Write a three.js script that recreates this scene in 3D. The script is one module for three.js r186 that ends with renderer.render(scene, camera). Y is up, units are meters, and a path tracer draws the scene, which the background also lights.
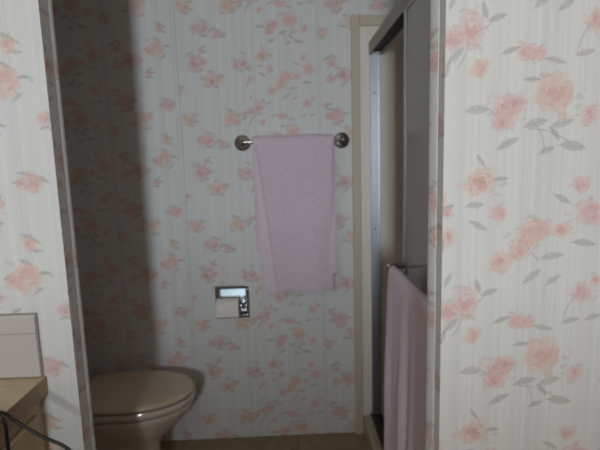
import * as THREE from 'three';
import { RectAreaLightUniformsLib } from 'three/addons/lights/RectAreaLightUniformsLib.js';
import { RoundedBoxGeometry } from 'three/addons/geometries/RoundedBoxGeometry.js';
import { mergeGeometries as mergeAll, toCreasedNormals } from 'three/addons/utils/BufferGeometryUtils.js';
import { ImprovedNoise } from 'three/addons/math/ImprovedNoise.js';

RectAreaLightUniformsLib.init();
const scene = new THREE.Scene();
const renderer = new THREE.WebGLRenderer({ antialias: true });
renderer.toneMapping = THREE.LinearToneMapping;
renderer.toneMappingExposure = 1.0;
renderer.shadowMap.enabled = true;

// ---------------------------------------------------------------- camera
const rad = Math.PI / 180;
const camera = new THREE.PerspectiveCamera(2 * Math.atan(225 / 450) / rad, 600 / 450, 0.05, 30);
camera.rotation.order = 'YXZ';
camera.position.set(0, 1.36, 0);
camera.focus = 0.5; camera.userData.fStop = 9;          // soft, slightly misfocused lens
camera.rotation.set(-7.95 * rad, -1.63 * rad, -1.63 * rad);

// ---------------------------------------------------------------- daylight: the window at the far end of the room behind the camera
const WIN = { x0: -0.425, x1: -0.135, y0: 1.16, y1: 1.92, z: 2.4 };
const dayLight = new THREE.RectAreaLight(new THREE.Color(0.885, 0.965, 1.0), 95, WIN.x1 - WIN.x0 - 0.05, WIN.y1 - WIN.y0 - 0.05);
dayLight.position.set((WIN.x0 + WIN.x1) / 2, (WIN.y0 + WIN.y1) / 2, WIN.z - 0.004);
dayLight.rotation.y = 0;                       // a RectAreaLight shines along its -z
scene.add(dayLight);
scene.background = new THREE.Color(0x9fb2c4);

// ---------------------------------------------------------------- helpers
const mergeGeometries = (l) => mergeAll(l.map(g => (g.index ? g.toNonIndexed() : g)));
let seed = 12345;
const rnd = () => { seed = (seed * 1664525 + 1013904223) >>> 0; return seed / 4294967296; };
const rr = (a, b) => a + (b - a) * rnd();
const noise = new ImprovedNoise();
const taken = {};
function numbered(n) {
  if (!(n in taken)) { taken[n] = 0; return n; }
  taken[n]++; return n + '_' + String(taken[n]).padStart(3, '0');
}
function shade(o) { o.castShadow = true; o.receiveShadow = true; return o; }
function part(name, geo, mat, parent) { const m = shade(new THREE.Mesh(geo, mat)); m.name = name; parent.add(m); return m; }
function thing(name, label, category, pos = [0, 0, 0], group) {
  const g = new THREE.Group(); g.name = numbered(name); g.position.set(...pos);
  g.userData = { label, category }; if (group) g.userData.group = group;
  scene.add(g); return g;
}
function struct(name, label, category) {
  const g = new THREE.Group(); g.name = name; g.userData = { kind: 'structure', label, category }; scene.add(g); return g;
}
function structMesh(name, geo, mat, label, category) {
  const m = part(name, geo, mat, scene); m.userData = { kind: 'structure', label, category }; return m;
}
function box(x0, x1, y0, y1, z0, z1) {
  const g = new THREE.BoxGeometry(x1 - x0, y1 - y0, z1 - z0); g.translate((x0 + x1) / 2, (y0 + y1) / 2, (z0 + z1) / 2); return g;
}
function rbox(x0, x1, y0, y1, z0, z1, r = 0.003, s = 2) {
  const g = new RoundedBoxGeometry(x1 - x0, y1 - y0, z1 - z0, s, r); g.translate((x0 + x1) / 2, (y0 + y1) / 2, (z0 + z1) / 2); return g;
}
function cyl(r, a, b, seg = 24) {
  const A = new THREE.Vector3(...a), B = new THREE.Vector3(...b), d = B.clone().sub(A);
  const g = new THREE.CylinderGeometry(r, r, d.length(), seg);
  g.applyQuaternion(new THREE.Quaternion().setFromUnitVectors(new THREE.Vector3(0, 1, 0), d.normalize()));
  g.translate((a[0] + b[0]) / 2, (a[1] + b[1]) / 2, (a[2] + b[2]) / 2); return g;
}
function lathe(pts, axisDir, at, seg = 40) {
  const g = new THREE.LatheGeometry(pts.map(p => new THREE.Vector2(...p)), seg);
  g.applyQuaternion(new THREE.Quaternion().setFromUnitVectors(new THREE.Vector3(0, 1, 0), new THREE.Vector3(...axisDir)));
  g.translate(...at); return g;
}
function metreUV(g, s = 1) {      // uv in metres from world position and face direction
  const p = g.attributes.position, n = g.attributes.normal, uv = new Float32Array(p.count * 2);
  for (let i = 0; i < p.count; i++) {
    const ax = Math.abs(n.getX(i)), ay = Math.abs(n.getY(i)), az = Math.abs(n.getZ(i));
    if (az >= ax && az >= ay) { uv[2 * i] = p.getX(i) * s; uv[2 * i + 1] = p.getY(i) * s; }
    else if (ax >= ay) { uv[2 * i] = p.getZ(i) * s; uv[2 * i + 1] = p.getY(i) * s; }
    else { uv[2 * i] = p.getX(i) * s; uv[2 * i + 1] = p.getZ(i) * s; }
  }
  g.setAttribute('uv', new THREE.BufferAttribute(uv, 2)); return g;
}

// ---------------------------------------------------------------- wallpaper print
const PW = 0.98, PH = 0.485, CW = 2048, CH = 1014;
function wallpaperTexture() {
  const c = document.createElement('canvas'); c.width = CW; c.height = CH;
  const x = c.getContext('2d'), S = CW / PW;
  x.fillStyle = 'rgb(222,225,226)'; x.fillRect(0, 0, CW, CH);
  // fine vertical stripes
  for (let i = 0; i < CW;) {
    const w = rr(5, 11), a = rr(0.06, 0.24), k = rnd();
    x.fillStyle = k < 0.45 ? `rgba(200,200,206,${a})` : k < 0.7 ? `rgba(206,210,206,${a})` : `rgba(236,238,240,${a})`;
    x.fillRect(i, 0, w, CH); i += w + rr(1, 7);
  }
  for (let i = 0; i < 26; i++) { x.fillStyle = `rgba(${rnd() < 0.5 ? '206,204,214' : '238,236,230'},0.22)`; x.fillRect(rr(0, CW), 0, rr(14, 34), CH); }
  const wrap = (u, v, fn) => {
    const s0 = seed;
    for (const du of [-PW, 0, PW]) for (const dv of [-PH, 0, PH]) {
      const X = u + du, Y = v + dv;
      seed = s0;
      if (X < -0.12 || X > PW + 0.12 || Y < -0.12 || Y > PH + 0.12) { continue; }
      x.save(); x.translate(X * S, CH - Y * (CH / PH)); fn(); x.restore();
    }
    seed = (s0 * 1664525 + 99991) >>> 0;
  };
  const pal = { p: [[222, 184, 187], [226, 195, 196], [206, 162, 169]], o: [[224, 190, 181], [228, 200, 192], [209, 167, 159]] };
  function rose(u, v, d, k, sy = 1) {
    wrap(u, v, () => {
      const R = d / 2 * S, P = pal[k];
      x.scale(1, sy);
      const n = 9 + Math.floor(rnd() * 4), a0 = rr(0, 6);
      for (let i = 0; i < 8; i++) {                     // loose petals and sepals around the bloom
        const a = rr(0, 6.3), q = R * rr(0.85, 1.3);
        x.fillStyle = rnd() < 0.55 ? `rgba(${P[1]},0.4)` : 'rgba(190,188,182,0.36)'; x.beginPath();
        x.ellipse(Math.cos(a) * q * 1.15, Math.sin(a) * q * 0.9, R * rr(0.14, 0.34), R * rr(0.08, 0.17), rr(-0.7, 0.7), 0, 6.3); x.fill();
      }
      for (let i = 0; i < n; i++) {                     // ruffled outer petals
        const a = a0 + i / n * 6.283, q = R * rr(0.52, 0.72), c3 = P[rnd() < 0.6 ? 0 : 1];
        x.fillStyle = `rgba(${c3},0.42)`; x.beginPath();
        x.ellipse(Math.cos(a) * q, Math.sin(a) * q, R * rr(0.3, 0.46), R * rr(0.22, 0.34), a + rr(-0.7, 0.7), 0, 6.3); x.fill();
      }
      for (let i = 0; i < 9; i++) {
        const a = rr(0, 6.3), q = R * rr(0.1, 0.4), c3 = P[Math.floor(rnd() * 3)];
        x.fillStyle = `rgba(${c3},0.34)`; x.beginPath();
        x.ellipse(Math.cos(a) * q, Math.sin(a) * q, R * rr(0.24, 0.42), R * rr(0.16, 0.3), a + 1.57 + rr(-0.5, 0.5), 0, 6.3); x.fill();
      }
      for (let i = 0; i < 16; i++) {                    // petal lines
        const q = R * rr(0.15, 0.85), a = rr(0, 6.3);
        x.strokeStyle = `rgba(${P[2]},0.4)`; x.lineWidth = R * rr(0.035, 0.08); x.beginPath();
        x.arc(rr(-0.12, 0.12) * R, rr(-0.12, 0.12) * R, q, a, a + rr(0.35, 0.9)); x.stroke();
      }
      for (let i = 0; i < 7; i++) {
        const q = R * rr(0.2, 0.8), a = rr(0, 6.3);
        x.strokeStyle = 'rgba(240,226,220,0.5)'; x.lineWidth = R * 0.05; x.beginPath(); x.arc(0, 0, q, a, a + rr(0.3, 0.8)); x.stroke();
      }
    });
  }
  function leaf(u, v, len, ang, al = 0.46) {
    wrap(u, v, () => {
      const L = len / 2 * S, W = L * rr(0.34, 0.5);
      x.rotate(-ang);
      x.fillStyle = rnd() < 0.5 ? `rgba(174,175,172,${al})` : `rgba(184,181,180,${al})`;
      x.beginPath(); x.moveTo(-L, 0);
      x.bezierCurveTo(-L * 0.4, -W * 1.2, L * 0.3, -W, L, W * 0.2); x.bezierCurveTo(L * 0.3, W * 0.9, -L * 0.5, W * 0.9, -L, 0); x.fill();
      x.strokeStyle = `rgba(150,152,142,${al * 0.8})`; x.lineWidth = 2.4; x.beginPath(); x.moveTo(-L * 1.25, W * 0.1); x.quadraticCurveTo(0, -W * 0.2, L * 0.9, W * 0.1); x.stroke();
      for (let i = -2; i < 3; i++) { x.beginPath(); x.moveTo(i * L * 0.28, 0); x.lineTo(i * L * 0.28 + L * 0.2, (i % 2 ? 1 : -1) * W * 0.6); x.lineWidth = 1.6; x.stroke(); }
    });
  }
  function stem(u, v, u2, v2) {
    wrap(u, v, () => {
      const dx = (u2 - u) * S, dy = -(v2 - v) * S;
      x.strokeStyle = 'rgba(168,168,158,0.55)'; x.lineWidth = 4; x.beginPath(); x.moveTo(0, 0);
      x.quadraticCurveTo(dx * 0.5 + dy * 0.18, dy * 0.5 - dx * 0.18, dx, dy); x.stroke();
    });
  }
  // leaves and stems first, roses over them: [u, v, length, angle]
  for (const l of [[.409, .174, .034, .35], [.386, .186, .03, 1.9], [.435, .12, .04, .35], [.513, .101, .042, -.2], [.474, .07, .03, .05], [.378, .02, .045, .1], [.434, .446, .044, .5],
    [.483, .48, .045, .3], [.531, .479, .045, .3], [.518, .46, .03, -.9], [.552, .438, .05, -.1], [.505, .432, .03, .4], [.386, .416, .03, 2.2], [.423, .383, .028, .1], [.377, .337, .034, .1],
    [.385, .299, .04, -.5], [.524, .238, .046, .15], [.488, .202, .044, .7], [.528, .193, .036, .6], [.583, .261, .045, -.1], [.539, .343, .036, -.5], [.566, .113, .036, .25], [.608, .118, .036, .3], [.337, .113, .04, .8],
    [.322, .09, .034, 1.3], [.318, .265, .03, 1.5], [.33, .2, .03, 1.2]]) leaf(...l);
  for (const s of [[.40, .168, .37, .15], [.47, .47, .55, .44], [.43, .0, .40, .02], [.50, .23, .47, .28], [.36, .15, .34, .09], [.55, .11, .58, .17], [.48, .48, .50, .43]]) stem(...s);
  const others = [  // [u, v, diameter, colour, leaves]
    [.124, .018, .058, 'p', 3], [.194, .481, .032, 'p', 3], [.662, .472, .032, 'o', 3], [.087, .356, .066, 'p', 3], [.157, .283, .06, 'o', 4], [.115, .41, .026, 'p', 1],
    [.296, .351, .058, 'p', 3], [.695, .343, .042, 'p', 1], [.757, .289, .06, 'p', 3], [.703, .275, .034, 'p', 1], [.235, .11, .056, 'o', 3], [.29, .125, .03, 'p', 1],
    [.72, .111, .06, 'p', 4], [.052, .108, .05, 'o', 2], [.874, .342, .07, 'o', 3], [.889, .426, .034, 'o', 2], [.91, .095, .048, 'p', 2], [.79, .03, .062, 'o', 3], [.83, .235, .03, 'p', 3], [.955, .25, .03, 'p', 2], [.67, .16, .026, 'p', 1], [.01, .24, .035, 'p', 2]];
  for (const [u, v, d, , n] of others) {
    const a0 = rr(0, 6.3);
    for (let i = 0; i < n + 1; i++) { const a = a0 + i * 1.35 + rr(-.4, .4), q = d * rr(.5, .72); leaf(u + Math.cos(a) * q, v + Math.sin(a) * q, rr(.03, .044), rr(-.6, .7)); if (i === 1) stem(u + Math.cos(a) * q, v + Math.sin(a) * q, u, v); }
  }
  for (const [u, v, d, k] of others) {
    rose(u, v, d * 1.2, k, rr(.85, 1.1));
    if (d > 0.045) { const a = rr(-0.6, 0.6) + (rnd() < 0.5 ? 3.14 : 0); rose(u + Math.cos(a) * d * .55, v + Math.sin(a) * d * .5, d * .6, k); }
  }
  for (const f of [[.33, .14, .046, 'p', .85], [.362, .156, .05, 'p', 1.35], [.38, .091, .032, 'o', 1.1], [.462, .116, .04, 'p', .9], [.482, .113, .034, 'p', .9], [.514, .045, .078, 'o', .92], [.428, .017, .056, 'p', 1.1], [.446, .03, .04, 'p', 1], [.418, -.004, .036, 'p', 1],
    [.579, .006, .04, 'p', .95], [.385, .377, .062, 'o', .85], [.42, .321, .034, 'p', 1.1], [.488, .286, .056, 'o', 1], [.47, .268, .05, 'o', 1], [.505, .292, .034, 'o', 1], [.458, .246, .04, 'o', .9], [.427, .228, .044, 'o', .95], [.538, .288, .036, 'o', .9],
    [.572, .368, .034, 'p', 1], [.59, .318, .06, 'p', .9], [.584, .166, .042, 'p', 1.05], [.61, .189, .026, 'p', 1], [.33, .28, .024, 'o', 1.6], [.328, .325, .02, 'p', 1.4]]) rose(...f);
  // printed grain
  const im = x.getImageData(0, 0, CW, CH), d = im.data;
  for (let i = 0; i < d.length; i += 4) { const g = (rnd() - 0.5) * 7; d[i] += g; d[i + 1] += g; d[i + 2] += g; }
  x.putImageData(im, 0, 0);
  const t = new THREE.CanvasTexture(c); t.colorSpace = THREE.SRGBColorSpace; t.wrapS = t.wrapT = THREE.RepeatWrapping; t.anisotropy = 8; return t;
}
const paper = new THREE.MeshStandardMaterial({ map: wallpaperTexture(), roughness: 0.62 });
function papered(g, du, dv) {      // wall panel: print offset (du, dv) metres against the world
  metreUV(g); const uv = g.attributes.uv;
  for (let i = 0; i < uv.count; i++) uv.setXY(i, (uv.getX(i) + du) / PW, (uv.getY(i) + dv) / PH);
  return g;
}
function speckle(size, base, amp, coarse, col2) {   // mottled colour of a material
  const a = new Uint8Array(size * size * 4);
  for (let j = 0; j < size; j++) for (let i = 0; i < size; i++) {
    const u = i / size * 6.283, v = j / size * 6.283;
    let n = noise.noise(Math.cos(u) * coarse + 7, Math.sin(u) * coarse + Math.cos(v) * coarse, Math.sin(v) * coarse + 3);
    n = Math.max(0, Math.min(1, 0.5 + n * 0.8)); const f = (rnd() - 0.5) * amp;
    for (let k = 0; k < 3; k++) a[4 * (j * size + i) + k] = Math.max(0, Math.min(255, base[k] + (col2[k] - base[k]) * n + f));
    a[4 * (j * size + i) + 3] = 255;
  }
  const t = new THREE.DataTexture(a, size, size); t.magFilter = t.minFilter = THREE.LinearFilter; t.wrapS = t.wrapT = THREE.RepeatWrapping; t.colorSpace = THREE.SRGBColorSpace; t.needsUpdate = true; return t;
}
const std = (o) => new THREE.MeshStandardMaterial(o), phy = (o) => new THREE.MeshPhysicalMaterial(o);
const M = {
  beigeTrim: std({ color: 0xc9bfae, roughness: 0.5 }),
  bead: std({ color: 0xd9d2c6, roughness: 0.4 }),
  batten: std({ color: 0xd8dadb, roughness: 0.5 }),
  panelling: std({ color: 0x9a7450, roughness: 0.6 }),
  ceiling: std({ color: 0xe6dccb, roughness: 0.9 }),
  surround: phy({ color: 0xe9e5dd, roughness: 0.35, clearcoat: 0.3, clearcoatRoughness: 0.3 }),
  curb: phy({ color: 0xbdb09a, roughness: 0.4, clearcoat: 0.2, clearcoatRoughness: 0.3 }),
  grout: std({ color: 0x6f6350, roughness: 0.95 }),
  splashTile: phy({ color: 0xc8c3c2, roughness: 0.25, clearcoat: 0.5, clearcoatRoughness: 0.15 }),
  splashGrout: std({ color: 0x96918e, roughness: 0.9 }),
  aluminium: std({ color: 0xc4c8d2, roughness: 0.4, metalness: 1 }),
  header: std({ color: 0x9a938a, roughness: 0.45, metalness: 0.85 }),
  darkAlu: std({ color: 0x5a5652, roughness: 0.5, metalness: 0.6 }),
  rubber: std({ color: 0x1b1a1c, roughness: 0.6 }),
  chrome: std({ color: 0xc2c6ce, roughness: 0.2, metalness: 1 }),
  satin: std({ color: 0x8f9aa2, roughness: 0.36, metalness: 1 }),
  nickel: std({ color: 0xa39d96, roughness: 0.25, metalness: 1 }),
  china: phy({ color: 0xcfc2ba, roughness: 0.15, clearcoat: 0.7, clearcoatRoughness: 0.08 }),
  plastic: phy({ color: 0xc9b9a2, roughness: 0.35, clearcoat: 0.25, clearcoatRoughness: 0.3 }),
  tissue: std({ color: 0xf0ecea, roughness: 0.95 }),
  card: std({ color: 0xa58f74, roughness: 0.95 }),
  cord: std({ color: 0x0b0a0c, roughness: 0.45 }),
  frosted: phy({ color: 0xd8dcd6, roughness: 0.2, transmission: 0.5, thickness: 0, ior: 1.5 }),
  windowFrame: std({ color: 0xe8e6e0, roughness: 0.5 }),
  windowGlow: std({ color: 0xdfe8f0, roughness: 0.6, emissive: new THREE.Color(0.88, 0.96, 1.0), emissiveIntensity: 9 }),
};
const floorTex = speckle(256, [150, 132, 106], 10, 1.6, [166, 148, 120]); floorTex.repeat.set(2.5, 2.5);
M.tiles = [0xffffff, 0xf4f0ea, 0xfaf4ee].map(c => std({ map: floorTex, color: c, roughness: 0.5 }));
const counterTex = speckle(256, [196, 176, 146], 12, 2.2, [206, 188, 158]); counterTex.repeat.set(3, 3);
M.counter = std({ map: counterTex, roughness: 0.4 });
M.counterEdge = std({ color: 0xa48a6c, roughness: 0.45 });
M.cabinet = std({ color: 0xbfae92, roughness: 0.55 });

// ---------------------------------------------------------------- the room
const ZB = -2.1, YC = 2.3, XL = -1.2, XR = 1.35, ZR = 2.4;
const SEAM = -0.475, HX = -0.2745, HY = 0.706;
function holed(x0, x1, y0, y1, z0, z1) {      // wall slab with the square cut-out for the paper holder
  const s = new THREE.Shape([[x0, y0], [x1, y0], [x1, y1], [x0, y1]].map(p => new THREE.Vector2(...p))), h = 0.066;
  s.holes.push(new THREE.Path([[HX - h, HY - h], [HX - h, HY + h], [HX + h, HY + h], [HX + h, HY - h]].map(p => new THREE.Vector2(...p))));
  const g = new THREE.ExtrudeGeometry(s, { depth: z1 - z0, bevelEnabled: false }); g.translate(0, 0, z0); return g;
}
{ // rear wall of the toilet corner: printed wall panels with a narrow batten over the joint
  const w = struct('wall_back', 'far wallpapered wall behind the toilet and towel', 'wall');
  part('core', holed(XL - 0.1, XR + 0.1, -0.02, YC, ZB - 0.1, ZB - 0.012), M.ceiling, w);
  part('wall_panel', papered(box(XL, SEAM - 0.001, 0, YC, ZB - 0.012, ZB), 0.475 + 0.95, -0.081), paper, w);
  part('wall_panel', papered(holed(SEAM + 0.001, XR, 0, YC, ZB - 0.012, ZB), 0.475, 0), paper, w);
  const b = rbox(SEAM - 0.011, SEAM + 0.011, 0.001, YC - 0.001, ZB - 0.002, ZB + 0.007, 0.003);
  part('batten', b, M.batten, w);
}
{ // papered beside the toilet and the shower, wood-toned panelling in the room behind the camera
  const l = struct('wall_left', 'left side wall', 'wall'), r = struct('wall_right', 'right side wall', 'wall');
  part('wall_panel', papered(box(XL - 0.1, XL, 0, YC, ZB, 0.3), 0.3, 0), paper, l);
  part('wall_panel', papered(box(XR, XR + 0.1, 0, YC, ZB, -0.8), 0.1, 0), paper, r);
  part('wall_panel', box(XL - 0.1, XL, 0, YC, 0.3, ZR), M.panelling, l);
  part('wall_panel', box(XR, XR + 0.1, 0, YC, -0.8, ZR), M.panelling, r);
}
// partition left of the opening; its end is wrapped in the same paper and closed with a bead
const PL = { x: -0.571, z0: -1.205, z1: -1.145 }, PR = { x: 0.2814, z0: -0.858, z1: -0.80 };
structMesh('wall_near_left', papered(box(XL, PL.x, 0, YC, PL.z0, PL.z1), 1.542, 0.223), paper, 'wallpapered partition beside the opening, above the vanity counter', 'wall');
structMesh('wall_near_right', papered(box(PR.x, XR, 0, YC, PR.z0, PR.z1), 0.037, 0.033), paper, 'large wallpapered partition at the right of the opening', 'wall');
function endBead(name, x, dir, z0, D, P, du, dv, label) {   // papered nosing along the far edge of a partition end: D deep, P proud
  const s = new THREE.Shape(); s.moveTo(-0.002, 0); s.lineTo(P * 0.5, 0); s.bezierCurveTo(P * 0.95, 0, P * 1.1, D * 0.14, P * 0.94, D * 0.33); s.lineTo(P * 0.1, D * 0.97); s.lineTo(-0.002, D); s.closePath();
  const g = new THREE.ExtrudeGeometry(s, { depth: YC - 0.002, bevelEnabled: false, curveSegments: 8 });
  // shape x -> outward, shape y -> +z (towards the camera), extrusion -> up
  const p = g.attributes.position, q = p.clone();
  for (let i = 0; i < p.count; i++) p.setXYZ(i, x + dir * q.getX(i), 0.001 + q.getZ(i), z0 - 0.001 + q.getY(i));
  if (dir > 0) { const a = g.attributes.position.array; for (let i = 0; i < a.length; i += 9) for (let k = 0; k < 3; k++) { const t = a[i + 3 + k]; a[i + 3 + k] = a[i + 6 + k]; a[i + 6 + k] = t; } }
  g.computeVertexNormals();
  structMesh(name, papered(toCreasedNormals(g, 0.6), du, dv), paper, label, 'trim');
}
endBead('trim_1', PL.x, 1, PL.z0, 0.013, 0.004, 0.2, 0.1, 'thin vertical nosing on the end of the left partition');
endBead('trim_2', PR.x, -1, PR.z0, 0.027, 0.009, 0.55, 0.033, 'thin vertical nosing on the end of the right partition');
{ // floor of square tiles with recessed joints
  const f = struct('floor', 'dim tan tiled floor', 'floor');
  part('grout_bed', box(XL - 0.1, XR + 0.1, -0.06, -0.003, ZB - 0.1, ZR + 0.1), M.grout, f);
  const T = 0.406, ox = 0.02, oz = ZB + 0.33;
  const geos = {};
  for (let i = -4; i < 5; i++) for (let j = -2; j < 12; j++) {
    const x0 = Math.max(ox + i * T + 0.0015, XL + 0.001), x1 = Math.min(ox + (i + 1) * T - 0.0015, XR - 0.001), z0 = Math.max(oz + j * T + 0.0015, ZB + 0.001), z1 = Math.min(oz + (j + 1) * T - 0.0015, ZR - 0.001);
    if (x1 - x0 < 0.02 || z1 - z0 < 0.02) continue;
    const k = (x1 - x0).toFixed(3) + (z1 - z0).toFixed(3);
    geos[k] = geos[k] || metreUV(rbox(-(x1 - x0) / 2, (x1 - x0) / 2, -0.008, 0, -(z1 - z0) / 2, (z1 - z0) / 2, 0.0015, 1));
    part('tile', geos[k], M.tiles[Math.floor(rnd() * 3)], f).position.set((x0 + x1) / 2, 0, (z0 + z1) / 2);
  }
}
structMesh('ceiling', box(XL - 0.1, XR + 0.1, YC, YC + 0.08, ZB - 0.1, ZR + 0.1), M.ceiling, 'plain off-white ceiling', 'ceiling');
{ // wall behind the camera with the window
  const w = struct('wall_rear', 'panelled wall behind the camera with a window', 'wall');
  const t = [ZR, ZR + 0.1];
  part('wall_panel', box(XL, WIN.x0, 0, YC, ...t), M.panelling, w);
  part('wall_panel', box(WIN.x1, XR, 0, YC, ...t), M.panelling, w);
  part('wall_panel', box(WIN.x0, WIN.x1, 0, WIN.y0, ...t), M.panelling, w);
  part('wall_panel', box(WIN.x0, WIN.x1, WIN.y1, YC, ...t), M.panelling, w);
  const n = struct('window_1', 'window full of daylight behind the camera', 'window'), f = 0.022;
  part('frame', mergeGeometries([box(WIN.x0, WIN.x0 + f, WIN.y0, WIN.y1, ZR + 0.0, ZR + 0.06), box(WIN.x1 - f, WIN.x1, WIN.y0, WIN.y1, ZR, ZR + 0.06), box(WIN.x0 + f, WIN.x1 - f, WIN.y0, WIN.y0 + f, ZR, ZR + 0.06), box(WIN.x0 + f, WIN.x1 - f, WIN.y1 - f, WIN.y1, ZR, ZR + 0.06)]), M.windowFrame, n);
  part('pane', box(WIN.x0 + f, WIN.x1 - f, WIN.y0 + f, WIN.y1 - f, ZR + 0.004, ZR + 0.01), M.windowGlow, n);
}

// ---------------------------------------------------------------- shower
const SX = 0.392, SW = 0.436;      // outer and inner plane of the sliding-door frame
{
  // casing that covers the joint of wallpaper and shower wall
  const c = struct('trim_3', 'flat beige casing around the shower wall panel', 'trim');
  part('side_casing', rbox(0.310, 0.348, 0.0, 1.995, ZB, ZB + 0.02, 0.004), M.beigeTrim, c);
  part('head_casing', rbox(0.348, XR, 1.95, 1.995, ZB, ZB + 0.02, 0.004), M.beigeTrim, c);
  const s = thing('shower_stall', 'beige moulded shower stall with low curb behind the sliding door', 'shower', [0, 0, 0]);
  part('back_panel', box(0.3485, 1.3, 0.03, 1.9495, ZB + 0.0072, ZB + 0.011), M.surround, s);
  part('side_panel', box(1.29, 1.3, 0.03, 1.945, ZB + 0.011, PR.z0 - 0.008), M.surround, s);
  part('end_panel', box(0.43, 1.29, 0.03, 1.945, PR.z0 - 0.008, PR.z0 - 0.001), M.surround, s);
  part('pan', rbox(0.44, 1.29, 0.001, 0.045, ZB + 0.011, PR.z0 - 0.008, 0.01), M.surround, s);
  part('curb', rbox(0.349, 0.45, 0.001, 0.1, ZB + 0.0072, PR.z0 - 0.001, 0.008, 3), M.curb, s);
}
{
  const f = thing('shower_door_frame', 'aluminium sliding-door frame of the shower with header, jamb and bottom track', 'door frame', [0, 0, 0]);
  const z0 = ZB + 0.0115, z1 = PR.z0 - 0.009;
  // jamb: shallow channel open towards the doors
  const j = part('jamb', mergeGeometries([rbox(SX, SW, 0.112, 1.83, z0, z0 + 0.006, 0.001, 1), rbox(SX, SX + 0.004, 0.112, 1.83, z0 + 0.006, z0 + 0.02, 0.001, 1), rbox(SW - 0.004, SW, 0.112, 1.83, z0 + 0.006, z0 + 0.02, 0.001, 1)]), M.aluminium, f);
  for (const y of [0.35, 1.04, 1.66]) part('screw', lathe([[0, 0.0025], [0.003, 0.002], [0.0042, 0]], [0, 0, 1], [SX + 0.02, y, z0 + 0.006], 12), M.darkAlu, j);
  part('jamb', rbox(SX, SW, 0.112, 1.83, z1 - 0.006, z1, 0.001, 1), M.aluminium, f);
  // header: box channel with two hanging legs and a dark slot between
  const hd = part('header', mergeGeometries([rbox(SX - 0.004, SW + 0.006, 1.845, 1.88, z0, z1, 0.003), rbox(SX - 0.004, SX + 0.0, 1.825, 1.847, z0, z1, 0.001, 1), rbox(SW + 0.002, SW + 0.006, 1.825, 1.847, z0, z1, 0.001, 1)]), M.header, f);
  part('roller_slot', box(SX + 0.001, SW + 0.001, 1.84, 1.844, z0 + 0.001, z1 - 0.001), M.rubber, hd);
  part('bottom_track', mergeGeometries([box(SX - 0.006, SW, 0.1, 0.104, z0, z1), box(SX - 0.006, SX - 0.003, 0.104, 0.114, z0, z1), box(SX + 0.022, SX + 0.025, 0.104, 0.112, z0, z1), box(SW - 0.003, SW, 0.104, 0.114, z0, z1)]), M.darkAlu, f);
}
function slidingDoor(x, z0, z1, label, bar) {
  const d = thing('sliding_shower_door', label, 'shower door', [x, 0, 0]);
  const y0 = 0.116, y1 = 1.838, w = 0.018, t = 0.007;
  part('glass_pane', box(-0.002, 0.002, y0 + 0.012, y1 - 0.012, z0 + 0.008, z1 - 0.008), M.frosted, d);
  part('stile', rbox(-t, t, y0, y1, z0, z0 + w, 0.002), M.aluminium, d);
  part('stile', rbox(-t, t, y0, y1, z1 - w, z1, 0.002), M.aluminium, d);
  part('rail', rbox(-t, t, y0, y0 + w, z0 + w, z1 - w, 0.002), M.aluminium, d);
  part('rail', rbox(-t, t, y1 - w, y1, z0 + w, z1 - w, 0.002), M.aluminium, d);
  if (bar) {
    const b = part('towel_rail', cyl(0.0075, [-0.056, 1.004, z0 + 0.004], [-0.056, 1.004, z1 - 0.004], 20), M.nickel, d);
    for (const z of [z0 + 0.012, z1 - 0.012]) part('bracket', mergeGeometries([rbox(-0.066, -0.006, 0.995, 1.013, z - 0.008, z + 0.008, 0.003), rbox(-0.008, -0.0065, 0.981, 1.027, z - 0.011, z + 0.011, 0.0005, 1)]), M.nickel, b);
  }
}
slidingDoor(0.396, -1.487, -0.9, 'outer frosted glass shower door carrying the towel rail', true);
slidingDoor(0.420, -1.47, -0.89, 'inner frosted glass shower door slid behind the outer one', false);

// ---------------------------------------------------------------- towels
function clothTexture(base, col2) {
  const t = speckle(512, base, 26, 2.0, col2); t.repeat.set(4, 4); return t;
}
function clothBump() {
  const n = 256, a = new Uint8Array(n * n * 4);
  for (let i = 0; i < n * n; i++) { const v = Math.floor(rnd() * 255); a[4 * i] = a[4 * i + 1] = a[4 * i + 2] = v; a[4 * i + 3] = 255; }
  const t = new THREE.DataTexture(a, n, n); t.magFilter = t.minFilter = THREE.LinearFilter; t.wrapS = t.wrapT = THREE.RepeatWrapping; t.repeat.set(5, 5); t.needsUpdate = true; return t;
}
const terryBump = clothBump();
M.terry = phy({ map: clothTexture([225, 207, 226], [231, 215, 233]), roughness: 0.95, bumpMap: terryBump, bumpScale: 0.0015, sheen: 0.4, sheenRoughness: 0.8, sheenColor: new THREE.Color(0xe8d4de) });
M.terry2 = phy({ map: clothTexture([230, 214, 230], [236, 222, 236]), roughness: 0.95, bumpMap: terryBump, bumpScale: 0.0015, sheen: 0.4, sheenRoughness: 0.8, sheenColor: new THREE.Color(0xe8d4de) });
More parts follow.
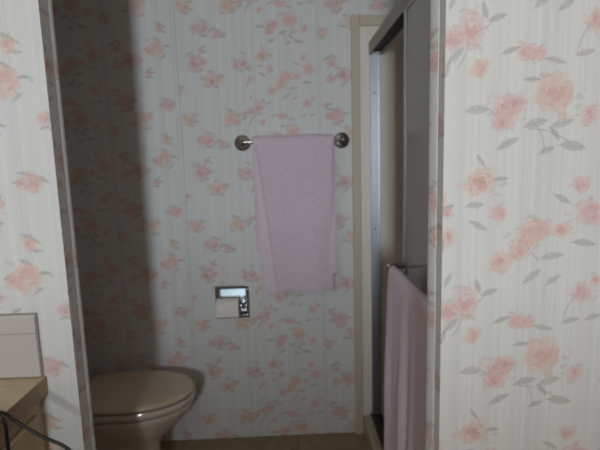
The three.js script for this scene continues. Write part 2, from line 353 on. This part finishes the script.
// a cloth shell hung over a bar: at(s, w) gives {a (along bar), y, o (out from bar)} for s in 0..1 front hem -> over -> back hem
function drape(at, ns, nw, thick, place) {
  const P = [], pos = [], uv = [], idx = [];
  for (let i = 0; i <= ns; i++) for (let j = 0; j <= nw; j++) P.push(at(i / ns, j / nw));
  const id = (i, j) => i * (nw + 1) + j, V = (p) => new THREE.Vector3(p.a, p.y, p.o);
  const out = [];
  for (let i = 0; i <= ns; i++) for (let j = 0; j <= nw; j++) {
    const s1 = V(P[id(Math.min(i + 1, ns), j)]), s0 = V(P[id(Math.max(i - 1, 0), j)]), w1 = V(P[id(i, Math.min(j + 1, nw))]), w0 = V(P[id(i, Math.max(j - 1, 0))]);
    const n = w1.sub(w0).cross(s1.sub(s0)).normalize();
    out.push(n);
  }
  for (const sgn of [1, -1]) for (let i = 0; i <= ns; i++) for (let j = 0; j <= nw; j++) {
    const edge = Math.min(i, ns - i, 3) / 3, e2 = Math.min(j, nw - j, 3) / 3, th = thick * (0.35 + 0.65 * Math.sqrt(Math.min(edge, e2)));
    const p = V(P[id(i, j)]).addScaledVector(out[id(i, j)], sgn * th / 2); const q = place(p); pos.push(q.x, q.y, q.z); uv.push(p.x, i / ns * 1.3);
  }
  const N = (ns + 1) * (nw + 1), quad = (a, b, c, d) => idx.push(a, b, c, a, c, d);
  for (let i = 0; i < ns; i++) for (let j = 0; j < nw; j++) {
    quad(id(i, j), id(i, j + 1), id(i + 1, j + 1), id(i + 1, j));
    quad(N + id(i, j), N + id(i + 1, j), N + id(i + 1, j + 1), N + id(i, j + 1));
  }
  for (let j = 0; j < nw; j++) { quad(N + id(0, j), N + id(0, j + 1), id(0, j + 1), id(0, j)); quad(id(ns, j), id(ns, j + 1), N + id(ns, j + 1), N + id(ns, j)); }
  for (let i = 0; i < ns; i++) { quad(id(i, 0), id(i + 1, 0), N + id(i + 1, 0), N + id(i, 0)); quad(N + id(i, nw), N + id(i + 1, nw), id(i + 1, nw), id(i, nw)); }
  const g = new THREE.BufferGeometry(); g.setAttribute('position', new THREE.Float32BufferAttribute(pos, 3)); g.setAttribute('uv', new THREE.Float32BufferAttribute(uv, 2)); g.setIndex(idx); g.computeVertexNormals(); return g;
}
// profile over a bar: front length lf, back length lb, wrap radius r -> {drop, o}
function hang(s, lf, lb, r) {
  const arc = Math.PI * r, tot = lf + arc + lb, d = s * tot;
  if (d < lf) return { y: -(lf - d), o: r, side: 1, k: (lf - d) / lf };
  if (d < lf + arc) { const a = (d - lf) / r; return { y: Math.sin(a) * r, o: Math.cos(a) * r, side: 0, k: 0 }; }
  const b = d - lf - arc; return { y: -b, o: -r, side: -1, k: b / lb };
}
const BAR = { y: 1.454, z: -2.03, x0: -0.193, x1: 0.262 };
{ // towel bar on the far wall
  const t = thing('towel_bar', 'brushed metal towel bar with round end plates on the far wall', 'towel bar', [0, 0, 0]);
  part('bar', cyl(0.0085, [BAR.x0, BAR.y, BAR.z], [BAR.x1, BAR.y, BAR.z], 24), M.nickel, t);
  for (const x of [BAR.x0, BAR.x1]) {
    const r = part('rosette', lathe([[0, 0.014], [0.012, 0.0135], [0.017, 0.0115], [0.019, 0.0105], [0.03, 0.009], [0.035, 0.006], [0.0365, 0.002], [0.0365, 0]], [0, 0, 1], [x, BAR.y, ZB], 40), M.nickel, t);
    part('post', lathe([[0, 0.083], [0.008, 0.082], [0.0115, 0.078], [0.012, 0.06], [0.0105, 0.03], [0.013, 0.014], [0.0135, 0.012]], [0, 0, 1], [x, BAR.y, ZB], 32), M.nickel, r);
  }
}
{ // lilac towel folded over the bar: an outer fold over a broader under fold
  const t = thing('bath_towel', 'lilac bath towel folded over the metal bar on the far wall', 'towel', [0, 0, 0]);
  const place = (p) => new THREE.Vector3(p.x, BAR.y + p.y, BAR.z + p.z);
  const under = (s, w) => {
    const q = hang(s, 0.66, 0.6, 0.0135), k = q.k;
    const l = -0.144 + 0.024 * k, r = 0.2195 + 0.006 * k;
    const drop = 1 + 0.07 * k * (1 - w) * (q.side > 0 ? 1 : 0) - 0.095 * k * w * (q.side > 0 ? 1 : 0);
    const a = l + (r - l) * w;
    return { a, y: q.y * drop, o: q.o + q.side * (0.006 * k * Math.sin(w * 7 + 1) + 0.004 * k) };
  };
  const outer = (s, w) => {
    const q = hang(s, 0.678, 0.5, 0.0225), k = q.k, f = q.side > 0 ? 1 : 0;
    const l = -0.146 + (0.012 + 0.078 * Math.pow(k, 0.9)) * f, r = 0.2165 - 0.008 * k;
    const a = l + (r - l) * w;
    const fold = 0.007 * k * Math.sin(w * 9.5 + 0.6 + k * 0.8) + 0.004 * k * Math.sin(w * 4.2) + 0.0035 * noise.noise(w * 5, q.y * 6, 2) * Math.min(1, k * 4);
    const e = Math.max(0, 1 - w / 0.05), e2 = Math.max(0, 1 - (1 - w) / 0.05);
    return { a, y: q.y * (1 + 0.006 * Math.sin(w * 3)) + (q.side === 0 ? 0.002 * Math.sin(w * 11) : 0), o: q.o + q.side * (0.004 * k + fold) - f * 0.005 * (e * e + e2 * e2) };
  };
  part('under_fold', drape(under, 90, 40, 0.008, place), M.terry2, t);
  part('outer_fold', drape(outer, 110, 60, 0.0085, place), M.terry, t);
}
{ // towel on the shower door: hangs over the rail, bar direction is -z here
  const t = thing('bath_towel', 'pale lilac towel hanging from the shower door rail', 'towel', [0, 0, 0]);
  const RX = 0.396 - 0.056, RY = 1.004;
  const place = (p) => new THREE.Vector3(RX - p.z, RY + p.y, p.x);
  const f1 = (s, w) => {
    const q = hang(s, 0.86, 0.7, 0.0125), k = q.k, f = q.side > 0 ? 1 : 0;
    const z0 = -1.425 + 0.06 * k, z1 = -0.965 - 0.02 * k;
    const amp = Math.min(1, k * 2.2);
    const fold = amp * (0.005 * Math.sin(w * 19 + 0.5) + 0.0035 * Math.sin(w * 31 + k * 2) + 0.004 * noise.noise(w * 6, k * 3, 5));
    return { a: z0 + (z1 - z0) * w, y: q.y, o: q.o + (f ? fold + 0.012 * k + 0.014 * (1 - w) * Math.sqrt(k) : -0.004 * k + 0.3 * fold) };
  };
  part('cloth', drape(f1, 100, 90, 0.0075, place), M.terry2, t);
}

// ---------------------------------------------------------------- paper holder
{
  const t = thing('toilet_paper_holder', 'square recessed chrome paper holder set into the far wall', 'paper holder', [HX, HY, ZB]);
  const o = 0.081, i = 0.064, d = -0.05;
  const fr = (a, b, c, e) => rbox(a, b, c, e, 0.0, 0.006, 0.002, 2);
  part('flange', mergeGeometries([fr(-o, o, i, o), fr(-o, o, -o, -i), fr(-o, -i, -i, i), fr(i, o, -i, i)]), M.chrome, t);
  // curved chrome dish behind the roll
  const dish = new THREE.Shape(); dish.moveTo(0.0, -i); dish.quadraticCurveTo(-0.02, -i, -0.022, -i + 0.012); dish.lineTo(-0.048, i - 0.016); dish.quadraticCurveTo(-0.05, i - 0.002, -0.03, i - 0.001); dish.lineTo(0.0, i - 0.001); dish.lineTo(0.0, i); dish.lineTo(-0.062, i); dish.lineTo(-0.062, -i); dish.closePath();
  const g = new THREE.ExtrudeGeometry(dish, { depth: 2 * i, bevelEnabled: false, curveSegments: 12 });
  g.rotateY(-Math.PI / 2); g.translate(i, 0, 0);
  part('dish', g, M.satin, t);
  for (const s of [-1, 1]) {
    const a = part('arm', mergeGeometries([rbox(s > 0 ? 0.046 : -0.066, s > 0 ? 0.066 : -0.046, -0.024, 0.024, -0.001, 0.03, 0.004), rbox(s > 0 ? 0.048 : -0.064, s > 0 ? 0.064 : -0.048, -0.026, 0.012, 0.026, 0.052, 0.005)]), M.chrome, t);
    part('roller_cap', cyl(0.009, [s * 0.0645, -0.008, 0.04], [s * 0.071, -0.008, 0.04], 20), M.chrome, a);
  }
  part('roller', cyl(0.008, [-0.047, -0.008, 0.04], [0.047, -0.008, 0.04], 20), M.chrome, t);
}
{
  const r = thing('toilet_paper_roll', 'white toilet paper roll in the chrome wall holder', 'toilet paper', [HX - 0.015, HY - 0.011, ZB + 0.052]);
  const R = 0.044, w = 0.052;
  const g = new THREE.LatheGeometry([[0.021, -w], [R - 0.002, -w], [R, -w + 0.002], [R, w - 0.002], [R - 0.002, w], [0.021, w], [0.021, -w]].map(p => new THREE.Vector2(...p)), 48); g.rotateZ(Math.PI / 2);
  part('tissue', toCreasedNormals(g, 0.6), M.tissue, r);
  const cg = new THREE.LatheGeometry([[0.0195, -w], [0.0208, -w], [0.0208, w], [0.0195, w], [0.0195, -w]].map(p => new THREE.Vector2(...p)), 32); cg.rotateZ(Math.PI / 2);
  part('cardboard_core', cg, M.card, r);
  part('loose_sheet', rbox(-w + 0.002, w - 0.002, -0.034, 0.002, R - 0.0005, R + 0.0008, 0.0005, 1), M.tissue, r);
}

// ---------------------------------------------------------------- toilet
{
  const ZT = -1.815;
  const t = thing('toilet', 'bone coloured toilet with closed lid in the dark left corner', 'toilet', [0, 0, ZT]);
  // plan outline of the seat: x from hinge to front tip
  const tip = -0.418, mid = -0.685, hinge = -0.905, b = 0.174;
  function outline(scale, n = 64, grow = 0) {
    const pts = [];
    for (let i = 0; i <= n; i++) { const a = -Math.PI / 2 + Math.PI * i / n; const c = Math.cos(a), s = Math.sin(a); pts.push([mid + (tip - mid + grow) * Math.pow(Math.abs(c), 0.96) * scale, (b + grow) * s * scale]); }
    for (let i = 1; i < 10; i++) { const k = i / 10; pts.push([mid + (hinge - mid) * k, (b + grow) * scale * (1 - 0.2 * k * k * k)]); }
    for (let i = 9; i >= 1; i--) { const k = i / 10; pts.push([mid + (hinge - mid) * k, -(b + grow) * scale * (1 - 0.2 * k * k * k)]); }
    return pts;
  }
  function loft(rings, capTop = true, capBot = true) {   // rings: [[ [x,z]...], y]
    const n = rings[0][0].length, pos = [], idx = [];
    for (const [pts, y] of rings) pts.forEach((p, i) => pos.push(p[0], typeof y === 'function' ? y(p[0], p[1]) : y, p[1]));
    for (let r = 0; r < rings.length - 1; r++) for (let i = 0; i < n; i++) { const j = (i + 1) % n, a = r * n + i, c = r * n + j, d = (r + 1) * n + j, e = (r + 1) * n + i; idx.push(a, d, c, a, e, d); }
    const cap = (r, flip) => { let cx = 0, cy = 0, cz = 0; for (let i = 0; i < n; i++) { cx += pos[3 * (r * n + i)]; cy += pos[3 * (r * n + i) + 1]; cz += pos[3 * (r * n + i) + 2]; } pos.push(cx / n, cy / n, cz / n); const m = pos.length / 3 - 1; for (let i = 0; i < n; i++) { const j = (i + 1) % n; flip ? idx.push(m, r * n + i, r * n + j) : idx.push(m, r * n + j, r * n + i); } };
    if (capBot) cap(0, true); if (capTop) cap(rings.length - 1, false);
    const g = new THREE.BufferGeometry(); g.setAttribute('position', new THREE.Float32BufferAttribute(pos, 3)); g.setIndex(idx);
    g.computeVertexNormals(); return toCreasedNormals(g, 0.7);
  }
  // lid: gently domed plate with rolled edge
  const lidY = 0.414;
  part('lid', loft([[outline(1, 64, -0.012), lidY], [outline(1, 64, -0.003), lidY], [outline(1, 64, 0), lidY + 0.004], [outline(1, 64, 0), lidY + 0.010], [outline(1, 64, -0.004), lidY + 0.0155], [outline(1, 64, -0.014), lidY + 0.0185], [outline(1, 64, -0.05), lidY + 0.0205], [outline(1, 64, -0.11), lidY + 0.022]]), M.plastic, t);
  part('seat', loft([[outline(1, 64, -0.014), 0.380], [outline(1, 64, -0.004), 0.380], [outline(1, 64, -0.001), 0.384], [outline(1, 64, -0.001), 0.400], [outline(1, 64, -0.004), 0.4045], [outline(1, 64, -0.016), 0.406]]), M.china, t);
  // bowl and pedestal
  function ring(front, back, half, p = 1) {
    const c = (front * 0.55 + back * 0.45), pts = [];
    for (let i = 0; i < 64; i++) { const a = i / 64 * 6.28319, s = Math.sin(a), co = Math.cos(a); const q = co > 0 ? front - c : c - back; pts.push([c + q * Math.sign(co) * Math.pow(Math.abs(co), p), half * Math.sign(s) * Math.pow(Math.abs(s), p)]); }
    return pts;
  }
  part('bowl', loft([
    [ring(-0.57, -1.02, 0.118, 0.8), 0.0], [ring(-0.565, -1.02, 0.12, 0.8), 0.02], [ring(-0.58, -1.01, 0.105, 0.85), 0.05], [ring(-0.585, -1.0, 0.098, 0.9), 0.13], [ring(-0.575, -1.0, 0.1, 0.95), 0.19], [ring(-0.55, -1.0, 0.11), 0.225],
    [ring(-0.505, -1.0, 0.128), 0.262], [ring(-0.465, -1.0, 0.15), 0.305], [ring(-0.44, -1.0, 0.164), 0.342], [ring(-0.43, -1.0, 0.17), 0.360], [ring(-0.432, -1.0, 0.169), 0.3695], [ring(-0.444, -1.0, 0.158), 0.372]]), M.china, t);
  part('tank', rbox(-1.185, -0.985, 0.375, 0.72, -0.22, 0.22, 0.03, 4), M.china, t);
  part('tank_lid', rbox(-1.192, -0.975, 0.722, 0.758, -0.23, 0.23, 0.012, 3), M.china, t);
  for (const [x, z] of [[-0.47, 0.07], [-0.47, -0.07], [-0.8, 0.13], [-0.8, -0.13]]) { part('bumper', cyl(0.009, [x, 0.4055, z], [x, 0.4145, z], 14), M.rubber, t); part('bumper', cyl(0.009, [x, 0.371, z], [x, 0.3805, z], 14), M.rubber, t); }
  for (const s of [-1, 1]) part('hinge', rbox(-0.93, -0.893, 0.376, 0.418, s * 0.075 - 0.02, s * 0.075 + 0.02, 0.006), M.plastic, t);
  part('flush_lever', mergeGeometries([cyl(0.012, [-0.986, 0.66, 0.15], [-0.972, 0.66, 0.15]), rbox(-0.976, -0.966, 0.652, 0.668, 0.08, 0.156, 0.004)]), M.chrome, t);
}

// ---------------------------------------------------------------- vanity in the left foreground
const CY = 0.82, CX = -0.648, CZ0 = PL.z1, CZ1 = 0.2;
{
  const v = thing('vanity_cabinet', 'tan vanity cabinet under the counter at lower left', 'cabinet', [0, 0, 0]);
  const fx = CX - 0.022;
  part('body', box(XL + 0.001, fx - 0.012, 0.09, CY - 0.047, CZ0 + 0.001, CZ1 - 0.01), M.cabinet, v);
  part('toe_kick', box(XL + 0.001, fx - 0.07, 0.001, 0.09, CZ0 + 0.001, CZ1 - 0.01), M.rubber, v);
  part('face_frame', mergeGeometries([box(fx - 0.012, fx, 0.09, CY - 0.047, CZ0 + 0.001, CZ0 + 0.03), box(fx - 0.012, fx, CY - 0.088, CY - 0.047, CZ0 + 0.03, CZ1 - 0.01), box(fx - 0.012, fx, 0.09, 0.13, CZ0 + 0.03, CZ1 - 0.01)]), M.cabinet, v);
  const n = 3, L = (CZ1 - 0.02 - (CZ0 + 0.03)) / n;
  for (let i = 0; i < n; i++) {
    const z0 = CZ0 + 0.03 + i * L + 0.004, z1 = z0 + L - 0.008;
    const d = part('door', rbox(fx - 0.006, fx + 0.012, 0.125, CY - 0.092, z0, z1, 0.004, 2), M.cabinet, v);
    part('knob', lathe([[0, 0.026], [0.01, 0.024], [0.014, 0.018], [0.008, 0.009], [0.006, 0]], [1, 0, 0], [fx + 0.012, 0.55, z1 - 0.04], 24), M.nickel, d);
  }
  const c = thing('countertop', 'tan laminate countertop with brown edge at lower left', 'countertop', [0, 0, 0]);
  part('top', metreUV(box(XL + 0.001, CX - 0.0012, CY - 0.046, CY, CZ0 + 0.001, CZ1)), M.counter, c);
  part('edge_band', rbox(CX - 0.0012, CX, CY - 0.046, CY - 0.0003, CZ0 + 0.001, CZ1, 0.0004, 1), M.counterEdge, c);
  const s = thing('backsplash', 'pale glazed tile splash on the wallpapered partition above the counter', 'backsplash', [0, 0, 0]);
  part('adhesive_bed', box(XL + 0.001, CX - 0.0065, CY + 0.001, CY + 0.1735, CZ0 + 0.0005, CZ0 + 0.006), M.splashGrout, s);
  const W = 0.152, tg = rbox(-W / 2 + 0.0012, W / 2 - 0.0012, 0, 0.118, 0, 0.005, 0.002, 2);
  const cap = new THREE.Shape(); cap.moveTo(0, 0); cap.lineTo(0.006, 0); cap.lineTo(0.006, 0.04); cap.quadraticCurveTo(0.006, 0.0495, -0.003, 0.0495); cap.lineTo(-0.004, 0.0495); cap.lineTo(-0.004, 0); cap.closePath();
  const cg = new THREE.ExtrudeGeometry(cap, { depth: W - 0.0024, bevelEnabled: false, curveSegments: 8 }); cg.rotateY(-Math.PI / 2); cg.translate(W / 2 - 0.0012, 0, 0);
  for (let i = 0; i < 3; i++) {
    const x = CX - 0.009 - W / 2 - i * W;
    part('tile', tg, M.splashTile, s).position.set(x, CY + 0.002, CZ0 + 0.005);
    part('cap_tile', cg, M.splashTile, s).position.set(x, CY + 0.1215, CZ0 + 0.0045);
  }
}
function cable(pts, label) {
  const c = new THREE.CatmullRomCurve3(pts.map(p => new THREE.Vector3(...p)), false, 'centripetal');
  const m = part(numbered('power_cord'), new THREE.TubeGeometry(c, 140, 0.0038, 10), M.cord, scene);
  m.userData = { label, category: 'cord', group: 'black cords at the counter' };
}
cable([[-0.95, CY + 0.0036, -0.72], [-0.82, CY + 0.0036, -0.82], [-0.71, CY + 0.0036, -0.93], [-0.655, CY + 0.0050, -0.962], [-0.618, 0.809, -0.95], [-0.594, 0.791, -0.95], [-0.557, 0.765, -0.95], [-0.53, 0.751, -0.95], [-0.507, 0.733, -0.95], [-0.478, 0.68, -0.94], [-0.47, 0.56, -0.92], [-0.49, 0.36, -0.9], [-0.5, 0.16, -0.86], [-0.5, 0.03, -0.8], [-0.46, 0.0036, -0.72], [-0.3, 0.0036, -0.6], [-0.2, 0.0036, -0.3]], 'black cord sweeping off the counter edge across the wallpaper');
cable([[-0.98, CY + 0.0036, -0.86], [-0.84, CY + 0.0036, -0.9], [-0.70, CY + 0.0036, -0.945], [-0.660, CY + 0.0036, -0.953], [-0.644, 0.806, -0.953], [-0.642, 0.77, -0.953], [-0.644, 0.70, -0.953], [-0.643, 0.5, -0.95], [-0.643, 0.25, -0.945], [-0.63, 0.05, -0.94], [-0.6, 0.0036, -0.9], [-0.5, 0.0036, -0.7]], 'black cord hanging straight down in front of the cabinet');

// ---------------------------------------------------------------- chest of drawers behind the camera: it keeps the window's light off the floor and the foot of the walls
{
  const d = thing('chest_of_drawers', 'wooden chest of drawers standing behind the camera', 'dresser', [-0.05, 0, 1.0]);
  M.wood = std({ color: 0x7a5a3e, roughness: 0.5 });
  part('body', rbox(-0.78, 0.78, 0.06, 1.14, 0, 0.34, 0.006), M.wood, d);
  part('top', rbox(-0.8, 0.8, 1.14, 1.165, -0.015, 0.36, 0.006), M.wood, d);
  part('plinth', box(-0.76, 0.76, 0.0005, 0.06, 0.03, 0.33), M.wood, d);
  for (let i = 0; i < 2; i++) for (let j = 0; j < 3; j++) {
    const x = -0.39 + i * 0.78, y = 0.08 + j * 0.352, w = part('drawer', rbox(x - 0.375, x + 0.375, y, y + 0.338, -0.014, 0.004, 0.004), M.wood, d);
    part('knob', lathe([[0, 0.024], [0.012, 0.022], [0.015, 0.015], [0.008, 0]], [0, 0, -1], [x, y + 0.168, -0.014], 20), M.nickel, w);
  }
}

renderer.render(scene, camera);
